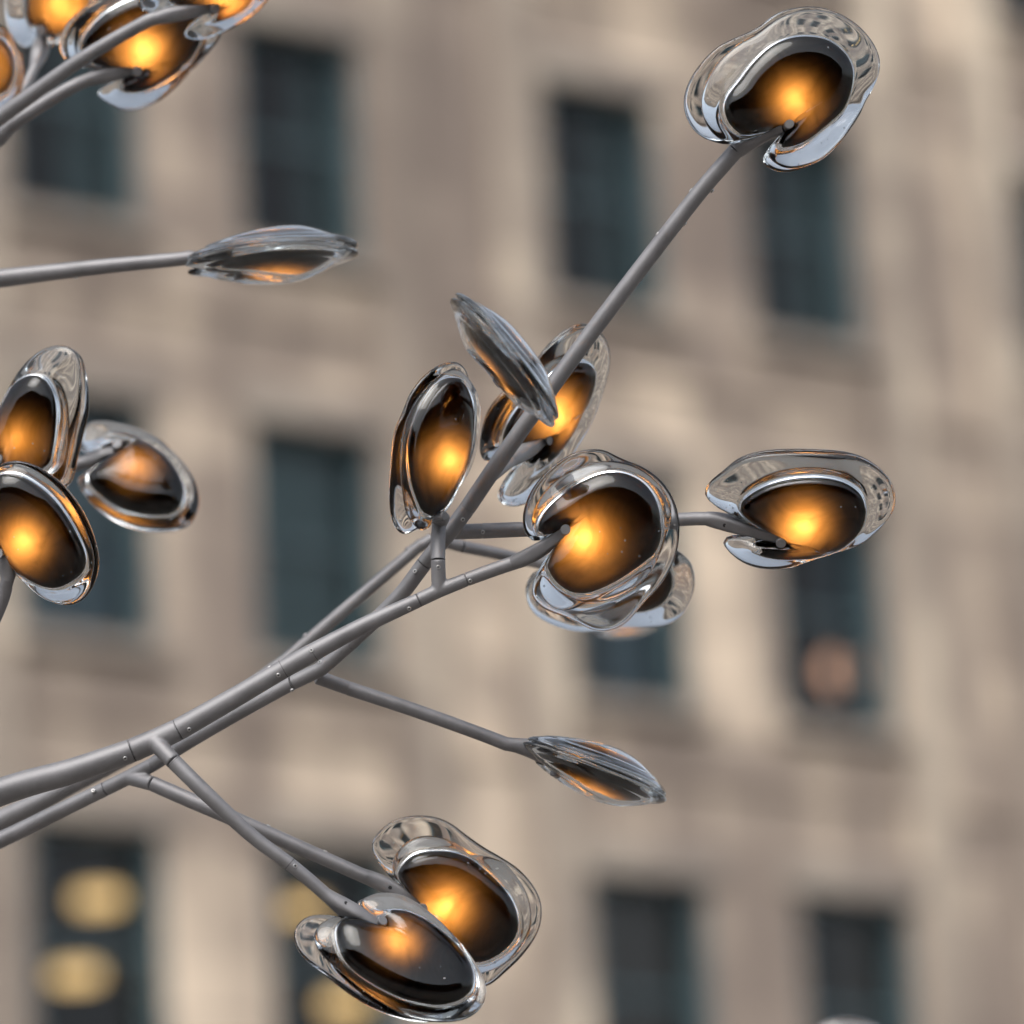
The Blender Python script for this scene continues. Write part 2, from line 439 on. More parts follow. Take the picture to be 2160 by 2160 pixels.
def polar_mesh(name, RR, zf, zb, jb=0):
    """closed lens: front heights zf and back heights zb over the polar grid radii RR; both meet at the rim"""
    n, m = RR.shape
    X = RR*np.cos(TH)[:, None]; Y = RR*np.sin(TH)[:, None]
    v = [(0, 0, zf[:, 0].mean())]; f = []
    def idx(i, j): return 1 + (j-1)*n + (i % n)
    for j in range(1, m):
        v += list(zip(X[:, j], Y[:, j], zf[:, j]))
    off = len(v)
    v.append((0, 0, zb[:, 0].mean()))
    for j in range(1, m-1):
        v += list(zip(X[:, j], Y[:, j], zb[:, j]))
    def idb(i, j): return idx(i, m-1) if j == m-1 else off + 1 + (j-1)*n + (i % n)
    for i in range(n):
        f.append((0, idx(i, 1), idx(i+1, 1)))
        if not jb: f.append((off, idb(i+1, 1), idb(i, 1)))
        for j in range(1, m-1):
            f.append((idx(i, j), idx(i, j+1), idx(i+1, j+1), idx(i+1, j)))
            if j >= jb: f.append((idb(i, j), idb(i+1, j), idb(i+1, j+1), idb(i, j+1)))   # open where the diffuser is fused in
    return v, f

LAMPS = {}
def lamp(key, label, depth, led, tip, arm, n, A, core, B=None, power=1.0, he=6.5, hc=37.0, hr=19.0, dome_cap=36.0, seed=0, notch_w=8, spread=64, reach=92, group='glass lamps on the steel branches'):
    """one lamp: two cast glass leaves either side of a smoked amber diffuser that holds the light"""
    rs = np.random.default_rng(100 + seed)
    s = K * depth / FOCUS
    nv = np.array(n, float); nv /= np.linalg.norm(nv)
    ex = np.array([1.0, 0, 0]); e1 = ex - nv*nv[0]
    if np.linalg.norm(e1) < 0.3: e1 = np.array([0, 1.0, 0]) - nv*nv[1]
    e1 /= np.linalg.norm(e1); e2 = np.cross(nv, e1)
    flat = isinstance(A, tuple)
    org = np.array(led, float)
    if not flat:                             # origin on the arm's axis, just past its tip
        dv = np.array(tip, float) - np.array(arm, float); org = np.array(tip, float) + dv/np.linalg.norm(dv)*reach
    def local(pts, z):
        q = np.array(pts, float); X = q[:, 0]-org[0] - nv[0]*z; Y = -(q[:, 1]-org[1]) - nv[1]*z
        Z = -(nv[0]*X + nv[1]*Y) / nv[2]
        P = np.stack([X, Y, Z], 1)
        return np.stack([P@e1, P@e2], 1)
    def outline(o, z, nn):
        if isinstance(o, tuple):             # edge-on lamps: (radius x, radius y, turn, wobble) in the lamp's own plane
            rx, ry, turn, wob = o
            ph = rs.uniform(0, 6.28, 4)
            a = np.arange(200)/200*2*math.pi
            q = 1 + wob*(0.5*np.sin(2*a+ph[0]) + 0.35*np.sin(3*a+ph[1]) + 0.25*np.sin(5*a+ph[2]))
            x, y = rx*q*np.cos(a), ry*q*np.sin(a)
            return np.stack([x*math.cos(turn)-y*math.sin(turn), x*math.sin(turn)+y*math.cos(turn)], 1)
        q = local(catmull(o, nn), z)
        return q
    if flat:
        tl = np.array(tip, float); ad = np.array(arm, float)
    else:
        tl = local([tip], 0)[0]; ad = local([arm], 0)[0] - tl
    ad /= np.linalg.norm(ad)
    g0 = 1.5; ci = 16.0 if not flat else dome_cap
    rc = csmooth(notch(ray_r(outline(core, hc*0.3, 220), TH), tl, ad, notch_w+6), 4)
    VM = Matrix.Identity(3); cols = [Vector(e1), Vector(e2), Vector(nv)]
    L3 = Matrix(cols).transposed()
    mw = Matrix.Translation(at(org[0], org[1], depth)) @ (VIEW @ L3).to_4x4()
    root = empty('glass_lamp', mw)
    tag(root, label, 'glass lamp', group)
    for side in (1, -1):
        o = A if side > 0 or B is None else B
        ro = ray_r(outline(o, side*(g0+he), 260), TH)
        if side < 0 and B is None:
            k1, k2 = rs.uniform(0, 6.28, 2); ro = ro*(1 + 0.035*np.sin(2*TH+k1) + 0.02*np.sin(3*TH+k2))
        ro = np.maximum(ro, rc + 14)
        ro = csmooth(notch(ro, tl, ad, notch_w), 5)
        ro = np.maximum(ro, rc + 10); rcc = rc
        q1 = np.sin(np.linspace(0, 1, M1)*math.pi/2)[None, :]*rcc[:, None]
        q2 = rcc[:, None] + (ro-rcc)[:, None]*np.sin(np.linspace(0, 1, M2+1)[1:]*math.pi/2)[None, :]
        RR = np.concatenate([q1, q2], 1)
        pts = np.stack([RR*np.cos(TH)[:, None], RR*np.sin(TH)[:, None]], 2).reshape(-1, 2)
        rim = np.stack([ro*np.cos(TH), ro*np.sin(TH)], 1); cor = np.stack([rcc*np.cos(TH), rcc*np.sin(TH)], 1)
        d = seg_dist(pts, rim).reshape(RR.shape); d[:, -1] = 0
        dc = seg_dist(pts, cor).reshape(RR.shape); dc[:, M1:] *= -1
        cap = dome_cap
        rnd = np.sqrt(1 - (1-np.clip(d/(he*1.15), 0, 1))**2)
        q = d/np.maximum(d+np.maximum(-dc, 0), 1e-6)
        x = np.clip((dc+4)/(cap+4), 0, 1); dome = hr*q**0.95 + (hc-hr+3)*np.sin(x*math.pi/2)**1.2
        xi = np.clip(dc/ci, 0, 1); din = (hc-3)*np.sin(xi*math.pi/2)**0.9
        ph = rs.uniform(0, 6.28, 6)
        T2 = TH[:, None]
        wob = (1.8*np.sin(2*T2+ph[0]+RR*0.01) + 1.1*np.sin(4*T2+ph[1]-RR*0.02))*np.clip(d/25, 0, 1)*np.clip(-dc/14+0.3, 0, 1)
        zc = g0+he; lip = 0.0 if flat else 13.0
        tw = 3.0*np.sin(2*T2+ph[3])*np.clip(-dc/40, 0, 1)
        zo = zc + he*rnd + dome + wob + tw
        zi = zc - he*rnd + 0.35*wob + tw + (din if flat else lip*np.clip(dc/4.5, 0, 1)**0.7)
        rimz = zc + tw[:, -1]
        zo = grid_smooth(zo, 5); zi = grid_smooth(zi, 2)
        zi = np.maximum(zi, 0.8); zo = np.maximum(zo, np.maximum(zi, din) + 4.0)
        zo[:, -1] = rimz; zi[:, -1] = rimz
        if side > 0: zi_front = zi.copy()
        v, f = polar_mesh('leaf', RR, zo, zi, 0 if flat else 12)
        v = np.array(v)*s
        if side < 0:
            v[:, 2] *= -1; f = [tuple(reversed(q)) for q in f]
        ob = link('glass_leaf', mesh('glass_leaf', v, f), M_GLASS, root, True)
    # diffuser: a lentil in the hollow between the leaves
    rd = rc - 2.5 if flat else rc - 4.0
    RR = np.sin(np.linspace(0, 1, M1+4)*math.pi/2)[None, :]*rd[:, None]
    pts = np.stack([RR*np.cos(TH)[:, None], RR*np.sin(TH)[:, None]], 2).reshape(-1, 2)
    cor = np.stack([rd*np.cos(TH), rd*np.sin(TH)], 1)
    d = seg_dist(pts, cor).reshape(RR.shape); d[:, -1] = 0
    z = (hc-5)*np.sin(np.clip(d/ci, 0, 1)*math.pi/2)**0.8
    z = grid_smooth(z, 3); z[:, -1] = 0
    v, f = polar_mesh('diffuser', RR, z, -z)
    link('diffuser', mesh('diffuser', np.array(v)*s, f), M_CORE, root, True)
    ll = np.zeros(2) if flat else local([led], hc*0.6)[0]
    hl = (hc-5)*math.sin(min(float(seg_dist(ll[None], cor)[0])/ci, 1)*math.pi/2)
    for side in (1, -1):
        ld = bpy.data.lights.new('light_source', 'SPOT'); ld.energy = 0.175*power; ld.color = (1.0, 0.82, 0.66)
        ld.spot_size = R(2*spread); ld.spot_blend = 1.0; ld.shadow_soft_size = 0.012
        lo = bpy.data.objects.new('light_source', ld); COL.objects.link(lo); lo.parent = root
        lo.location = (ll[0]*s, ll[1]*s, -side*0.9*hl*s)
        if side > 0: lo.rotation_euler = (math.pi, 0, 0)
    LAMPS[key] = dict(root=root, mw=mw, s=s, tip=tl, dir=ad, depth=depth, n=Vector(VIEW @ Vector(nv)))
    return root

def cr(x0, y0, sc, pts): return [(x0 + a/sc, y0 + b/sc) for a, b in pts]
def c1(x0, y0, sc, p): return (x0 + p[0]/sc, y0 + p[1]/sc)

c = (1400, 0, 3.864)
lamp('L1', 'glass lamp at the top right, alone at the end of the longest steel stem', 5.98, c1(*c, (1050, 830)), c1(*c, (985, 1045)), c1(*c, (690, 1235)), (.16, .10, .98),
  cr(*c, [(620,1165),(500,1178),(410,1120),(335,1020),(300,890),(312,760),(370,620),(470,480),(600,370),(740,290),(850,205),(970,130),(1110,85),(1260,75),(1420,110),(1560,185),(1680,300),(1745,430),(1762,560),(1725,690),(1650,820),(1600,930),(1500,1080),(1400,1200),(1290,1300),(1160,1360),(1020,1385),(900,1340),(820,1250),(770,1180)]),
  cr(*c, [(650,1110),(560,1060),(500,980),(485,880),(520,790),(600,690),(680,580),(770,480),(880,390),(1020,330),(1160,315),(1300,335),(1410,400),(1490,490),(1525,600),(1510,720),(1470,840),(1420,920),(1320,1010),(1200,1110),(1090,1180),(960,1215),(880,1190),(850,1160)]),
  cr(*c, [(420,1168),(300,1130),(210,1030),(160,900),(165,780),(220,640),(320,500),(430,390),(560,320),(700,260),(800,200),(900,120),(1020,70),(1180,45),(1330,60),(1480,120),(1600,200),(1700,310),(1760,420),(1775,520),(1755,620),(1690,740),(1640,850),(1570,960),(1480,1090),(1400,1200),(1280,1310),(1150,1370),(1000,1410),(880,1390),(800,1330),(745,1255)]), power=0.6, seed=1)

c = (1080, 920, 4.39)
lamp('L5', 'large round glass lamp at the centre, arm end disc showing beside its glow', 5.93, c1(*c, (680, 960)), c1(*c, (490, 880)), c1(*c, (250, 1070)), (.02, .08, 1),
  cr(*c, [(310,960),(230,950),(190,870),(180,760),(230,620),(330,480),(480,360),(640,280),(800,235),(960,230),(1120,260),(1260,340),(1370,450),(1440,580),(1475,700),(1460,840),(1400,980),(1370,1080),(1300,1240),(1200,1350),(1100,1430),(950,1500),(800,1540),(650,1560),(540,1610),(400,1600),(300,1520),(245,1400),(240,1280),(300,1190)]),
  cr(*c, [(300,950),(255,870),(280,760),(370,640),(500,530),(640,440),(800,370),(950,350),(1080,375),(1200,440),(1290,540),(1345,660),(1365,800),(1355,950),(1300,1080),(1180,1190),(1020,1300),(850,1390),(700,1440),(560,1440),(440,1370),(360,1270),(330,1180)]),
  cr(*c, [(200,985),(130,920),(100,800),(110,680),(170,520),(270,380),(400,260),(540,170),(700,125),(850,130),(960,180),(1060,225),(1200,280),(1350,380),(1470,530),(1540,720),(1550,900),(1520,1100),(1440,1280),(1330,1430),(1200,1560),(1100,1690),(980,1780),(830,1810),(700,1780),(560,1700),(420,1650),(280,1590),(190,1500),(150,1400),(180,1310),(240,1260)]), power=1.0, seed=2, spread=70)

c = (1420, 900, 3.864)
lamp('L6', 'wide oval glass lamp at the right end of the horizontal stem', 6.06, c1(*c, (1050, 775)), c1(*c, (880, 895)), c1(*c, (480, 800)), (-.06, -.34, .93),
  cr(*c, [(400,740),(300,700),(250,610),(245,530),(290,450),(380,380),(470,310),(600,255),(760,225),(950,215),(1150,215),(1350,225),(1500,255),(1620,315),(1715,400),(1770,490),(1790,590),(1775,690),(1735,760),(1650,850),(1540,950),(1350,1020),(1150,1080),(950,1150),(800,1162),(640,1140),(510,1070),(420,980),(380,900),(385,830)]),
  cr(*c, [(560,720),(535,650),(580,580),(700,500),(860,440),(1050,412),(1230,415),(1380,450),(1490,520),(1540,600),(1550,700),(1520,800),(1440,900),(1330,970),(1150,1030),(950,1050),(780,1040),(640,990),(570,920),(545,865)]),
  cr(*c, [(420,730),(330,700),(270,620),(260,540),(310,440),(420,350),(500,275),(620,225),(780,195),(960,186),(1160,188),(1350,200),(1500,235),(1620,300),(1720,385),(1780,480),(1802,590),(1780,700),(1700,800),(1560,930),(1350,1010),(1150,1060),(950,1110),(800,1130),(650,1110),(520,1050),(440,970),(400,880)]), power=1.0, seed=3)

c = (800, 600, 3.715)
lamp('L2', 'upright narrow glass lamp on the short vertical stem left of the long stem', 5.95, c1(*c, (520, 1380)), c1(*c, (430, 1810)), c1(*c, (455, 2010)), (.50, .0, .86),
  cr(*c, [(334,1928),(270,1880),(210,1780),(180,1600),(170,1400),(190,1200),(230,1040),(300,900),(400,780),(500,690),(600,650),(680,720),(740,800),(780,900),(790,1020),(770,1200),(740,1350),(690,1480),(620,1590),(560,1720),(480,1820),(400,1900)]),
  cr(*c, [(340,1790),(290,1680),(250,1540),(237,1380),(245,1230),(280,1090),(340,950),(420,830),(510,750),(570,735),(630,760),(680,860),(705,960),(705,1100),(690,1250),(650,1380),(600,1500),(540,1640),(470,1750),(400,1800)]),
  cr(*c, [(189,1958),(120,1880),(90,1750),(82,1550),(100,1300),(130,1130),(180,1020),(240,870),(330,740),(450,640),(560,600),(640,610),(690,680),(710,760),(700,900),(690,1200),(650,1400),(560,1600),(420,1830),(280,1930)]), power=0.75, seed=4)

lamp('L4', 'glass lamp crossed by the long steel stem, behind the edge-on lamp', 6.24, c1(*c, (1370, 1010)), c1(*c, (1270, 1190)), c1(*c, (920, 1490)), (.42, -.24, .87),
  cr(*c, [(980,1500),(930,1600),(960,1680),(1060,1720),(1180,1690),(1330,1580),(1450,1440),(1560,1260),(1660,1080),(1750,860),(1800,650),(1790,500),(1730,410),(1640,350),(1560,345),(1450,390),(1330,480),(1250,560),(1150,700),(1000,820),(900,920),(840,1020),(800,1180),(795,1300),(830,1370),(900,1440)]),
  cr(*c, [(1120,1440),(1200,1440),(1320,1360),(1450,1200),(1560,1000),(1640,820),(1660,700),(1620,620),(1540,610),(1440,640),(1330,720),(1200,850),(1090,960),(1000,1100),(960,1230),(1000,1330)]), power=0.95, seed=5)

c = (600, 1680, 3.331)
lamp('L9', 'round glass lamp at the bottom, partly behind the lowest tilted lamp', 6.12, c1(*c, (1130, 770)), c1(*c, (965, 785)), c1(*c, (700, 625)), (.05, .05, 1),
  cr(*c, [(770,575),(755,480),(790,390),(870,310),(980,275),(1100,285),(1220,340),(1330,400),(1450,430),(1550,470),(1650,590),(1710,700),(1735,840),(1720,960),(1650,1080),(1560,1170),(1430,1230),(1300,1250),(1150,1230),(1000,1150),(880,1000),(850,800),(830,650)]),
  cr(*c, [(800,560),(840,480),(920,410),(1040,390),(1180,400),(1320,460),(1450,560),(1560,680),(1620,800),(1635,920),(1590,1020),(1500,1100),(1380,1150),(1250,1130),(1130,1050),(1030,950),(960,850),(860,650)]),
  cr(*c, [(740,550),(640,520),(600,440),(605,340),(660,250),(760,170),(880,140),(1020,140),(1150,180),(1270,270),(1400,360),(1520,430),(1640,510),(1740,620),(1800,740),(1805,870),(1770,980),(1680,1110),(1570,1220),(1430,1330),(1300,1330),(1100,1250),(950,1100),(850,900),(800,700)]), power=0.85, seed=6, spread=69)

lamp('L10', 'lowest glass lamp, tilted face up at the bottom with sky gleaming on it', 5.92, c1(*c, (790, 1040)), c1(*c, (665, 950)), c1(*c, (420, 790)), (.20, .58, .79),
  cr(*c, [(340,860),(280,870),(220,930),(215,1000),(270,1090),(370,1180),(480,1270),(600,1360),(760,1460),(900,1530),(1050,1555),(1200,1555),(1320,1520),(1400,1440),(1415,1330),(1370,1220),(1290,1100),(1180,980),(1060,870),(950,790),(850,730),(730,700),(620,705),(540,740),(440,800)]),
  cr(*c, [(400,900),(370,950),(380,1030),(430,1130),(540,1230),(700,1330),(880,1410),(1050,1445),(1180,1435),(1280,1390),(1315,1310),(1290,1210),(1200,1090),(1080,980),(960,900),(840,850),(740,840),(620,850),(500,880)]),
  cr(*c, [(330,855),(250,835),(160,850),(90,900),(65,970),(90,1060),(160,1140),(300,1240),(450,1350),(600,1440),(800,1520),(1000,1555),(1200,1520),(1300,1400),(1290,1250),(1150,1000),(900,780),(700,710),(560,730),(440,800)]), power=0.5, seed=7, spread=60)

c = (1080, 920, 4.39)
lamp('L7', 'glass lamp mostly hidden behind the large central lamp', 6.32, c1(*c, (1100, 1330)), c1(*c, (760, 1250)), c1(*c, (400, 1160)), (.05, -.35, .93),
  cr(*c, [(170,1330),(130,1480),(200,1640),(380,1750),(600,1812),(800,1805),(1000,1780),(1250,1768),(1450,1735),(1600,1620),(1690,1400),(1670,1200),(1590,1100),(1450,1020),(1200,970),(800,960),(400,1080)]),
  cr(*c, [(800,1330),(830,1200),(980,1110),(1200,1080),(1380,1140),(1465,1250),(1455,1400),(1360,1530),(1180,1590),(1000,1570),(860,1470)]), power=0.04, seed=8)

c = (0, 700, 3.116)
lamp('L12', 'tall glass lamp on the left edge, upper of the cluster of three', 6.20, c1(*c, (140, 720)), c1(*c, (40, 850)), c1(*c, (-40, 1000)), (-.36, .10, .92),
  cr(*c, [(-120,800),(-70,650),(0,480),(80,320),(170,200),(280,115),(390,88),(470,105),(520,160),(545,260),(550,400),(545,520),(520,660),(490,800),(450,940),(380,1010),(200,1050),(0,1000),(-100,920)]),
  cr(*c, [(-60,780),(-20,620),(50,460),(130,350),(220,300),(300,310),(350,370),(385,470),(390,600),(370,760),(330,880),(200,940),(50,920),(-30,860)]),
  cr(*c, [(-100,800),(-40,620),(60,420),(150,270),(250,150),(370,95),(470,110),(540,170),(570,280),(590,420),(590,540),(560,680),(525,830),(485,990),(400,1040),(200,1060),(0,1000),(-80,920)]), power=0.4, seed=9)
lamp('L13', 'glass lamp on the left edge, lowest and nearest of the cluster of three', 5.97, c1(*c, (175, 1370)), c1(*c, (28, 1442)), c1(*c, (40, 1700)), (-.22, -.12, .97),
  cr(*c, [(-180,1200),(-100,980),(0,895),(100,868),(200,890),(310,955),(420,1050),(510,1170),(575,1300),(618,1420),(632,1520),(615,1610),(570,1710),(510,1770),(440,1795),(340,1775),(240,1720),(150,1630),(60,1560),(-80,1480),(-170,1350)]),
  cr(*c, [(-110,1200),(-50,1010),(30,945),(130,945),(240,1000),(350,1090),(450,1220),(530,1370),(570,1490),(550,1580),(470,1640),(380,1675),(270,1650),(170,1590),(80,1530),(-20,1450),(-90,1330)]),
  cr(*c, [(-160,1200),(-80,960),(10,870),(110,846),(220,870),(330,930),(440,1020),(535,1150),(605,1290),(645,1420),(657,1520),(635,1620),(590,1715),(520,1780),(440,1800),(340,1780),(240,1722),(150,1640),(60,1560),(-80,1480),(-150,1350)]), power=0.75, seed=10)
lamp('L14', 'soft focus glass lamp lying tilted right of the cluster on the left edge', 6.55, c1(*c, (900, 920)), c1(*c, (770, 805)), c1(*c, (520, 870)), (.08, .50, .86),
  cr(*c, [(500,850),(530,700),(580,600),(680,590),(800,610),(930,650),(1060,720),(1180,830),(1270,950),(1320,1080),(1310,1200),(1250,1270),(1150,1290),(1000,1285),(850,1250),(720,1190),(610,1110),(540,1020),(505,940)]),
  cr(*c, [(600,820),(660,730),(760,700),(880,720),(1000,790),(1110,880),(1190,1000),(1215,1100),(1180,1180),(1080,1205),(940,1195),(800,1150),(690,1080),(600,990),(580,900)]), power=0.42, seed=11, spread=56, reach=42)

lamp('L15', 'glass lamp in the top left corner, bright amber behind two steel stems', 6.45, (304, 104), (290, 146), (200, 166), (.08, -.22, .97),
  [(468,66),(431,120),(385,166),(340,205),(290,227),(248,227),(207,203),(170,170),(140,135),(128,99),(139,62),(174,25),(215,0),(260,-28),(330,-45),(400,-38),(450,5)],
  [(178,110),(180,83),(224,36),(290,2),(352,-10),(410,18),(424,72),(398,120),(356,157),(306,186),(265,190),(230,174),(195,145)], power=1.05, seed=12)
lamp('L16', 'glass lamp cut by the top edge, beside the top left corner lamp', 6.36, (478, -12), (455, 6), (370, 40), (0, -.36, .93),
  [(290,5),(305,28),(344,38),(370,60),(386,76),(427,81),(476,62),(526,33),(563,0),(590,-60),(570,-130),(480,-170),(370,-130),(300,-60)],
  [(360,-10),(385,28),(430,42),(480,30),(525,0),(550,-60),(510,-115),(430,-130),(370,-70)], power=1.0, seed=13)
lamp('L17', 'glass lamp half out of frame above the top left corner', 6.62, (135, 14), (98, 60), (70, 130), (-.25, -.15, .95),
  [(25,-60),(8,0),(12,52),(35,88),(75,106),(120,92),(165,70),(205,20),(215,-60),(150,-120),(80,-110)],
  [(62,-20),(62,35),(85,72),(120,72),(155,52),(188,10),(185,-60),(130,-90),(80,-70)], power=1.0, seed=14)
lamp('L18', 'glass lamp showing only a sliver at the left edge below the top corner', 6.5, (-45, 140), (-60, 190), (-70, 260), (.25, 0, .97),
  [(-140,140),(-120,70),(-60,40),(5,55),(38,110),(45,160),(25,215),(-30,250),(-100,230)],
  [(-100,140),(-85,90),(-45,70),(0,85),(22,120),(24,160),(5,195),(-40,205),(-85,190)], power=0.95, seed=15)

lamp('L11', 'edge-on glass lamp at the upper left on its own nearly horizontal stem', 6.30, (570, 540), (-70, 0), (-1, 0), (.10, -.985, .13), (185, 150, 0.0, .05), (142, 115, 0.0, .03), power=1.15, he=5, hc=48, hr=13, dome_cap=105, seed=16)
lamp('L3', 'edge-on glass lamp leaning in front of the long steel stem near the middle', 5.86, (1066, 757), (20, -60), (.25, -1), (-.775, -.625, .10), (172, 150, 0.0, .05), (140, 120, 0.0, .03), power=1.15, he=5, hc=42, hr=12, dome_cap=100, seed=17)
lamp('L8', 'edge-on glass lamp at the end of the downward sloping stem, lower middle', 6.10, (1255, 1625), (-75, 0), (-1, 0), (-.36, -.92, .16), (165, 140, 0.0, .05), (133, 112, 0.0, .03), power=1.15, he=5, hc=47, hr=13, dome_cap=98, seed=18)
lamp('L19', 'far glass lamp whose amber underside peeps out below the hidden central lamp', 7.6, (1318, 1282), (-60, 0), (-1, 0), (.1, -.95, .3), (90, 85, 0.0, .05), (75, 68, 0.0, .03), power=1.1, seed=19)
lamp('L20', 'blurred glass lamp whose rim just rises over the bottom right edge', 6.9, (1795, 2285), (0, -50), (0, -1), (.05, .3, .95), (130, 140, 0.0, .06), (85, 95, 0.0, .03), power=0.9, seed=20)

# ---------------------------------------------------------------- steel branches
def frames(P):
    P = [Vector(p) for p in P]; T = []
    for i in range(len(P)):
        a = P[max(0, i-1)]; b = P[min(len(P)-1, i+1)]; T.append((b-a).normalized())
    return P, T

def sweep(P, ra, rb, ref, expo, seg=28, cap=True):
    """swept section: half widths ra across and rb along the reference direction"""
    P, T = frames(P); v = []; f = []
    for i, (p, t) in enumerate(zip(P, T)):
        a = t.cross(ref).normalized(); b = a.cross(t).normalized()
        e = expo[i]
        for k in range(seg):
            th = 2*math.pi*k/seg; cx, sx = math.cos(th), math.sin(th)
            x = math.copysign(abs(cx)**(2/e), cx); y = math.copysign(abs(sx)**(2/e), sx)
            v.append(p + a*(x*ra[i]) + b*(y*rb[i]))
    for i in range(len(P)-1):
        for k in range(seg):
            f.append((i*seg+k, i*seg+(k+1) % seg, (i+1)*seg+(k+1) % seg, (i+1)*seg+k))
    if cap:
        f.append(tuple(range(seg))[::-1]); f.append(tuple(range((len(P)-1)*seg, len(P)*seg)))
    return v, f

def fix(me):
    bm = bmesh.new(); bm.from_mesh(me); bmesh.ops.recalc_face_normals(bm, faces=bm.faces); bm.to_mesh(me); bm.free()

def shade(me, ang=40):
    bm = bmesh.new(); bm.from_mesh(me)
    bmesh.ops.recalc_face_normals(bm, faces=bm.faces)
    for f in bm.faces: f.smooth = True
    for e in bm.edges:
        if len(e.link_faces) == 2 and e.calc_face_angle(0) > R(ang): e.smooth = False
    bm.to_mesh(me); bm.free()

def smooth_path(pts, n=10):
    """pts: (x, y, depth, radius px) -> rounded polyline of world points with world radii"""
    A = np.array(pts, float)
    if len(A) == 2: q = np.linspace(0, 1, 4)[:, None]*(A[1]-A[0]) + A[0]
    else:
        q = []
        for i in range(len(A)-1):
            p0 = A[max(0, i-1)] if i > 0 else 2*A[0]-A[1]
            p3 = A[i+2] if i+2 < len(A) else 2*A[-1]-A[-2]
            p1, p2 = A[i], A[i+1]
            for s in np.arange(n)/n:
                q.append(0.5*((2*p1)+(-p0+p2)*s+(2*p0-5*p1+4*p2-p3)*s*s+(-p0+3*p1-3*p2+p3)*s**3))
        q.append(A[-1]); q = np.array(q)
    return [at(a, b, d) for a, b, d, r in q], [r*K*d/FOCUS for a, b, d, r in q]

def tube(parent, pts, name='tube'):
    P, rr = smooth_path(pts)
    v, f = sweep(P, rr, rr, f0, [2]*len(P), 32)
    me = mesh(name, v, f); shade(me)
    return link(name, me, M_METAL, parent)

def seam(parent, p, q):
    """dark joint line round the tube at p, tube running towards q; both (x, y, depth, radius)"""
    a = at(*p[:3]); d = (at(*q[:3]) - a).normalized(); r = p[3]*K*p[2]/FOCUS*1.006
    v, f = sweep([a-d*0.0003, a+d*0.0003], [r]*2, [r]*2, f0, [2, 2], 32)
    me = mesh('seam', v, f); shade(me); link('seam', me, M_SEAM, parent)

# one screw shared by all: a domed ring head with a dark socket
def screw_mesh():
    bm = bmesh.new(); prof = [(0.0026, -0.002), (0.0026, 0.0006), (0.0021, 0.0011), (0.0012, 0.0011), (0.0011, 0.0002), (0.0, 0.0002)]; n = 12
    rings = [[bm.verts.new((r*math.cos(2*math.pi*k/n), r*math.sin(2*math.pi*k/n), z)) for k in range(n)] for r, z in prof[:-1]]
    ce = bm.verts.new((0, 0, prof[-1][1]))
    for a, b in zip(rings, rings[1:]):
        for k in range(n): bm.faces.new((a[k], a[(k+1) % n], b[(k+1) % n], b[k]))
    fs = [bm.faces.new((rings[-1][k], rings[-1][(k+1) % n], ce)) for k in range(n)]
    for q in fs: q.material_index = 1
    me = bpy.data.meshes.new('screw'); bm.to_mesh(me); bm.free()
    me.materials.append(M_SCREW); me.materials.append(M_DARK); return me
M_SCREW = plain('bright screw steel', (0.5, 0.5, 0.5), 0.45, 1.0)
SCREW = screw_mesh()
def screw(parent, p, q, phi):
    """screw on the tube axis point p (x, y, depth, radius); q further along; phi degrees round from facing the camera"""
    a = at(*p[:3]); t = (at(*q[:3]) - a).normalized(); r = p[3]*K*p[2]/FOCUS
    toward = (CPOS - a); toward = (toward - t*toward.dot(t)).normalized()
    nrm = Matrix.Rotation(R(phi), 3, t) @ toward
    o = link('screw', SCREW, None, parent)
    x = t; y = nrm.cross(x)
    o.matrix_world = Matrix.Translation(a + nrm*(r-0.0002)) @ Matrix((x, y, nrm)).transposed().to_4x4()
    return o

def joint(parent, spans, name='joint'):
    """cast fork: capsules fused with a fillet; spans of two (x, y, depth, radius) points"""
    bm = bmesh.new(); rmin = 1
    for p, q in spans:
        a, b = at(*p[:3]), at(*q[:3]); ra, rb = p[3]*K*p[2]/FOCUS, q[3]*K*q[2]/FOCUS; rmin = min(rmin, ra, rb)
        v, f = sweep([a, a.lerp(b, .5), b], [ra, (ra+rb)/2, rb], [ra, (ra+rb)/2, rb], f0, [2]*3, 32)
        vs_ = [bm.verts.new(x) for x in v]
        for q_ in f:
            bm.faces.new([vs_[k] for k in q_])
    bmesh.ops.recalc_face_normals(bm, faces=bm.faces)
    me = bpy.data.meshes.new(name); bm.to_mesh(me); bm.free()
    o = bpy.data.objects.new(name, me); COL.objects.link(o)
    m = o.modifiers.new('r', 'REMESH'); m.mode = 'VOXEL'; m.voxel_size = rmin/7.0; m.use_smooth_shade = True
    s = o.modifiers.new('s', 'SMOOTH'); s.factor = 0.5; s.iterations = 9
    dg = bpy.context.evaluated_depsgraph_get()
    me2 = bpy.data.meshes.new_from_object(o.evaluated_get(dg)); me2.name = name
    bpy.data.objects.remove(o); bpy.data.meshes.remove(me)
    me2.polygons.foreach_set('use_smooth', [True]*len(me2.polygons))
    me2.materials.clear(); me2.materials.append(M_METAL)
    o2 = bpy.data.objects.new(name, me2); COL.objects.link(o2); o2.parent = parent
    return o2

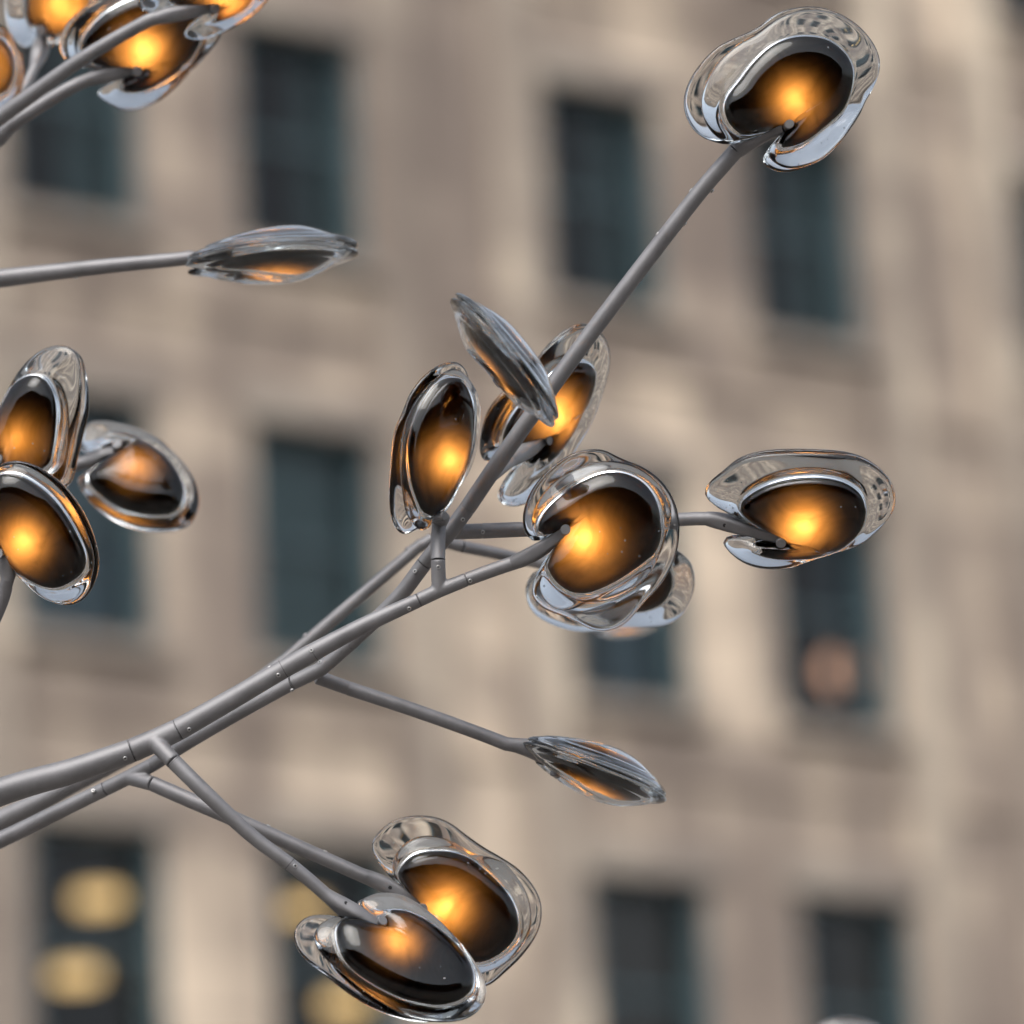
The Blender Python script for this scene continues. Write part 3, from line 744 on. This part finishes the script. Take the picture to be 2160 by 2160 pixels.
def clamp(parent, key, start, rad, mid=None, hole=True, wide=1.0):
    """flattened arm end that runs into the lamp's notch and carries the pin; start = (x, y, depth)"""
    L = LAMPS[key]; s = L['s']; mw = L['mw']; nrm = L['n']
    tip = mw @ Vector((L['tip'][0]*s, L['tip'][1]*s, 0)); d2 = Vector((L['dir'][0], L['dir'][1], 0))
    dirw = (mw.to_3x3() @ d2).normalized()
    a = at(*start); r = rad*K*start[2]/FOCUS
    reach = min(60*s, (a-tip).length*0.55)
    b = tip + dirw*reach
    if mid: b = at(*mid)
    # quadratic-ish rounded bend
    P = []; n = 14
    for i in range(n+1):
        u = i/n; P.append(a*(1-u)**2 + b*2*u*(1-u) + tip*u*u)
    wt, nt_ = 13.5*s*wide, 24*s
    ra, rb, ex = [], [], []
    for i in range(n+1):
        u = i/n; k = u*u*(3-2*u); k2 = min(1, k*1.5)
        ra.append(r*(1-k2)+wt*k2 + 3*s*math.sin(math.pi*min(1, u*1.3))); rb.append(r*(1-k2)+nt_*k2); ex.append(2+2.2*k2)
    v, f = sweep(P, ra, rb, nrm, ex, 32)
    me = mesh('clamp_arm', v, f); shade(me, 50); arm = link('clamp_arm', me, M_METAL, parent)
    # pin through the tip
    rp = 11.0*s; v = []; nn = 24
    ax = (P[-1]-P[-2]).normalized(); ay = nrm.cross(ax)
    prof = [(rp, -32*s), (rp, 42*s), (rp-1.3*s, 43.5*s)]
    for (rr, z) in prof:
        for k in range(nn):
            th = 2*math.pi*k/nn; v.append(tip + ax*(rr*math.cos(th)) + ay*(rr*math.sin(th)) + nrm*z)
    f = [(i*nn+k, i*nn+(k+1) % nn, (i+1)*nn+(k+1) % nn, (i+1)*nn+k) for i in range(2) for k in range(nn)]
    f += [tuple(range(nn))[::-1], tuple(range(2*nn, 3*nn))]
    me = mesh('pin', v, f); shade(me, 30); link('pin', me, M_METAL, parent)
    if hole:                                  # grub screw hole on the face of the arm
        j = 6; p = P[j] + nrm*(rb[j]+0.0001); hr = 4.2*s
        v = [p + ax*(hr*math.cos(6.28318*k/12)) + ay*(hr*math.sin(6.28318*k/12)) for k in range(12)] + [q_ - nrm*0.004 for q_ in [p + ax*(hr*math.cos(6.28318*k/12)) + ay*(hr*math.sin(6.28318*k/12)) for k in range(12)]]
        f = [tuple(range(12)), tuple(range(12, 24))[::-1]] + [(k, (k+1) % 12, 12+(k+1) % 12, 12+k) for k in range(12)]
        me = mesh('grub_screw', v, f); fix(me); link('grub_screw', me, M_DARK, parent)

OWN = []
# -- front branch: carries the central, the upright and the lowest lamp
br = tag(empty('steel_branch'), 'thick front steel branch rising from the lower left to the central lamp', 'branch', 'steel branches of the lamp sculpture')
tube(br, [(-620,1905,5.98,36),(-300,1785,5.97,33),(0,1671,5.96,29.5),(150,1627,5.95,27),(278,1583,5.95,25)])
joint(br, [((278,1583,5.95,25.4),(330,1561,5.95,25)),((330,1561,5.95,25),(376,1539,5.95,24)),((326,1565,5.945,19),(366,1606,5.93,17.6))])
seam(br, (278,1583,5.95,25.2),(330,1561,5.95,25)); seam(br, (376,1539,5.95,23.6),(420,1516,5.95,23)); seam(br, (366,1606,5.93,17.4),(380,1620,5.93,17))
tube(br, [(376,1539,5.95,23.6),(480,1480,5.95,22),(581,1421,5.95,20.5),(660,1376,5.95,20)])
tube(br, [(660,1376,5.95,19.6),(770,1318,5.95,17.5),(883,1266,5.95,15.3)])
seam(br, (660,1376,5.95,19.8),(700,1350,5.95,19)); seam(br, (598,1411,5.95,20.6),(660,1376,5.95,19)); seam(br, (883,1266,5.95,15.3),(922,1246,5.95,15))
joint(br, [((883,1266,5.95,15.4),(925,1246,5.95,15.4)),((925,1246,5.95,15.4),(985,1222,5.95,14.6)),((926,1246,5.95,15.8),(924,1180,5.95,15.5))])
tube(br, [(985,1222,5.95,14.6),(1040,1202,5.95,14.8),(1084,1187,5.95,15)])
clamp(br, 'L5', (1082,1187.5,5.95), 15, (1140,1166,5.93))
tube(br, [(924,1182,5.95,15.5),(924,1140,5.96,15.5),(926,1106,5.97,15)])
clamp(br, 'L2', (926,1108,5.97), 15, (932,1090,5.97), hole=False)
tube(br, [(366,1606,5.93,17.2),(433,1672,5.92,16.5),(530,1762,5.92,15.2),(611,1822,5.92,14.4)])
tube(br, [(611,1822,5.92,14.4),(650,1854,5.92,14),(690,1889,5.92,14)])
seam(br, (611,1822,5.92,14.5),(650,1856,5.92,14))
clamp(br, 'L10', (688,1887,5.92), 14, (725,1915,5.92), wide=1.1)
for p, q, a in (((262,1590,5.95,25.6),(278,1583,5.95,25),22),((395,1529,5.95,23.4),(480,1480,5.95,22),26),((585,1418,5.95,20.6),(660,1376,5.95,20),18),((660,1376,5.95,19.8),(700,1354,5.95,19),-16),
               ((578,1424,5.95,20.6),(660,1376,5.95,20),-80),((860,1277,5.95,16),(883,1266,5.95,15.3),28),((990,1220,5.95,14.6),(1040,1202,5.95,14.8),22),((922,1196,5.95,15.4),(922,1180,5.95,15.5),10),
               ((386,1626,5.93,17),(433,1672,5.92,16.5),-12),((620,1829,5.92,14.3),(650,1856,5.92,14),-14)):
    screw(br, p, q, a)

# -- second branch: behind the front one, bends up into the long stem
br = tag(empty('steel_branch'), 'second steel branch that bends up into the long diagonal stem to the top right', 'branch', 'steel branches of the lamp sculpture')
tube(br, [(-620,2060,6.30,24),(-300,1910,6.24,21),(0,1772,6.20,17.5),(112,1717,6.18,16),(222,1664,6.16,15.5)])
joint(br, [((222,1664,6.16,15.6),(275,1638,6.15,15.6)),((275,1638,6.15,15.6),(322,1613,6.14,15.2)),((275,1640,6.15,16.5),(322,1653,6.13,16.2))])
tube(br, [(322,1613,6.14,15.2),(391,1568,6.12,16),(500,1504,6.10,16),(617,1440,6.08,15.6)])
seam(br, (617,1440,6.08,15.8),(660,1421,6.07,15))
joint(br, [((617,1440,6.08,15.9),(676,1412,6.07,16)),((676,1412,6.07,16),(738,1358,6.06,16)),((668,1428,6.09,15.2),(735,1452,6.10,15))])
tube(br, [(738,1358,6.06,16),(838,1262,6.04,16.5),(894,1190,6.03,17)])
joint(br, [((894,1190,6.03,17),(950,1120,6.02,17.5)),((950,1120,6.02,17.5),(985,1073,6.02,17.8)),((955,1122,6.03,16.5),(1018,1120,6.04,16.4))])
tube(br, [(985,1073,6.02,17.8),(1073,944,6.01,17.8),(1230,725,6.0,17.6),(1397,506,5.99,17.2)])
tube(br, [(1397,506,5.99,17.2),(1480,400,5.985,17.2),(1552,318,5.98,17.5)])
clamp(br, 'L1', (1550,320,5.98), 17.5, (1585,290,5.985))
tube(br, [(1018,1120,6.04,16.4),(1200,1112,6.05,15.4),(1433,1096,6.06,14.4),(1492,1094,6.06,14.4)])
clamp(br, 'L6', (1488,1094,6.06), 14.4, (1512,1095,6.06))
tube(br, [(1032,1010,6.02,12),(1062,985,6.08,12.5),(1076,974,6.14,12.5)], 'side_arm')
clamp(br, 'L4', (1072,977,6.13), 12.5, (1100,955,6.2), hole=False)
tube(br, [(1150,838,6.0,11),(1128,820,5.95,11),(1108,800,5.90,11)], 'side_arm')
clamp(br, 'L3', (1112,804,5.91), 11, None, hole=False)
tube(br, [(735,1452,6.10,15),(880,1500,6.10,14.6),(1010,1547,6.10,14.2),(1072,1571,6.10,14.5)])
clamp(br, 'L8', (1066,1569,6.10), 14.5, None, hole=False, wide=1.3)
tube(br, [(322,1653,6.13,16.2),(381,1679,6.12,16.5),(472,1718,6.11,16.4),(590,1769,6.11,15.6),(700,1818,6.11,15),(772,1850,6.11,15)])
clamp(br, 'L9', (766,1847,6.11), 15, (835,1872,6.12))
for p, q, a in (((201,1674,6.16,15.6),(222,1664,6.16,15.5),-30),((610,1444,6.08,15.7),(617,1440,6.08,15.6),60),((684,1402,6.07,16),(738,1358,6.06,16),-40),((880,1208,6.03,16.8),(894,1190,6.03,17),-20),((971,1092,6.02,17.7),(985,1073,6.02,17.8),22),((960,1062,6.02,17.7),(985,1020,6.02,17.8),-62),
               ((1018,1119,6.04,16.3),(1060,1118,6.04,16.2),12),((1400,503,5.99,17.2),(1480,400,5.985,17.2),-78),((1432,462,5.99,17.2),(1480,400,5.985,17.2),82),((1470,412,5.99,17.2),(1552,318,5.98,17.5),-85),((1490,392,5.99,17.2),(1552,318,5.98,17.5),85),
               ((560,1756,6.11,15.6),(590,1769,6.11,15.6),-85),((680,1809,6.11,15),(700,1818,6.11,15),-80)):
    screw(br, p, q, a)

# -- third branch: furthest of the three, to the hidden lamp
br = tag(empty('steel_branch'), 'pale thin steel branch running just behind the other two to the hidden lamp', 'branch', 'steel branches of the lamp sculpture')
tube(br, [(-620,2010,6.5,30),(-300,1868,6.45,26),(0,1731,6.40,22),(140,1662,6.38,19),(300,1580,6.36,17),(450,1500,6.36,15.5),(604,1392,6.36,14.5)])
tube(br, [(604,1392,6.36,14.5),(711,1300,6.36,14),(800,1224,6.36,13.5),(890,1147,6.36,13)])
joint(br, [((860,1168,6.36,13.2),(912,1136,6.37,13.2)),((912,1136,6.37,13.2),(975,1153,6.38,13))])
tube(br, [(975,1153,6.38,13),(1040,1166,6.40,12.6),(1110,1182,6.42,12.4)])
clamp(br, 'L7', (1100,1180,6.42), 12.4, None, hole=False)
screw(br, (652,1349,6.36,14.2), (711,1297,6.36,14), -75)

# -- stems reaching in from the left
br = tag(empty('steel_branch'), 'nearly horizontal steel stem on the left holding the upper edge-on lamp', 'branch', 'steel branches of the lamp sculpture')
tube(br, [(-500,640,6.4,28),(-200,610,6.36,24),(0,587,6.33,20),(120,573,6.32,17.5),(207,563,6.31,16.5),(372,547,6.30,15),(402,543,6.30,15.5)])
clamp(br, 'L11', (396,544,6.30), 15.5, None, hole=False, wide=1.3)
screw(br, (158,569,6.315,17), (207,563,6.31,16.5), 85)

br = tag(empty('steel_branch'), 'dark steel stem at the left edge under the nearest lamp of the cluster', 'branch', 'steel branches of the lamp sculpture')
tube(br, [(-160,1640,6.05,17),(-70,1430,6.0,16),(0,1278,5.98,14.5),(16,1222,5.97,14)])
clamp(br, 'L13', (15,1226,5.97), 14, (20,1200,5.97), hole=False)
br = tag(empty('steel_branch'), 'short steel stem holding the soft focus lamp right of the left cluster', 'branch', 'steel branches of the lamp sculpture')
tube(br, [(-300,1090,6.5,16),(-100,1040,6.52,15),(60,1004,6.54,14),(172,978,6.55,13.5)])
clamp(br, 'L14', (168,979,6.55), 13.5, (210,965,6.55), hole=False)
br = LAMPS['L12']['root']; OWN.append(br)
tube(br, [(-300,1200,6.3,17),(-120,1080,6.25,15),(-16,1012,6.2,13)])
clamp(br, 'L12', (-14,1011,6.2), 13, None, hole=False)

br = tag(empty('steel_branch'), 'forked steel stems entering the top left corner in front of the amber lamp', 'branch', 'steel branches of the lamp sculpture')
tube(br, [(-420,560,6.5,24),(-200,380,6.45,21),(0,247,6.38,17.5),(166,129,6.35,15.5),(300,50,6.34,14.5),(338,36,6.34,14)])
clamp(br, 'L16', (330,38,6.34), 14.5, (385,25,6.35), hole=False)
tube(br, [(-420,580,6.52,22),(-150,395,6.48,19),(-20,306,6.43,16.5),(20,266,6.42,16),(80,226,6.42,15),(145,187,6.42,14.5),(190,166,6.43,14)])
clamp(br, 'L15', (184,169,6.43), 14.5, (235,152,6.44), hole=False)
tube(br, [(-60,340,6.5,14),(0,262,6.55,12.5),(48,193,6.58,11.5),(75,140,6.6,11)], 'side_arm')
clamp(br, 'L17', (72,146,6.6), 11, None, hole=False)
tube(br, [(-90,370,6.5,14),(-75,300,6.5,13),(-68,250,6.5,12)], 'side_arm')
clamp(br, 'L18', (-68,254,6.5), 12, None, hole=False)
screw(br, (225,92,6.35,15), (300,50,6.34,14.5), -40)
br = LAMPS['L19']['root']; OWN.append(br)
tube(br, [(1168,1236,7.6,12),(1190,1246,7.6,12),(1228,1262,7.6,12)])
clamp(br, 'L19', (1224,1260,7.6), 12, None, hole=False)
br = LAMPS['L20']['root']; OWN.append(br)
tube(br, [(1795,2700,6.9,16),(1795,2520,6.9,14),(1795,2400,6.9,13)])
clamp(br, 'L20', (1795,2405,6.9), 13, None, hole=False)

bpy.context.view_layer.update()
for root in OWN:                              # meshes above are in world space: keep them there under their lamp
    for o in root.children:
        if o.name.split('.')[0] in ('tube', 'clamp_arm', 'pin', 'grub_screw'): o.matrix_parent_inverse = root.matrix_world.inverted()
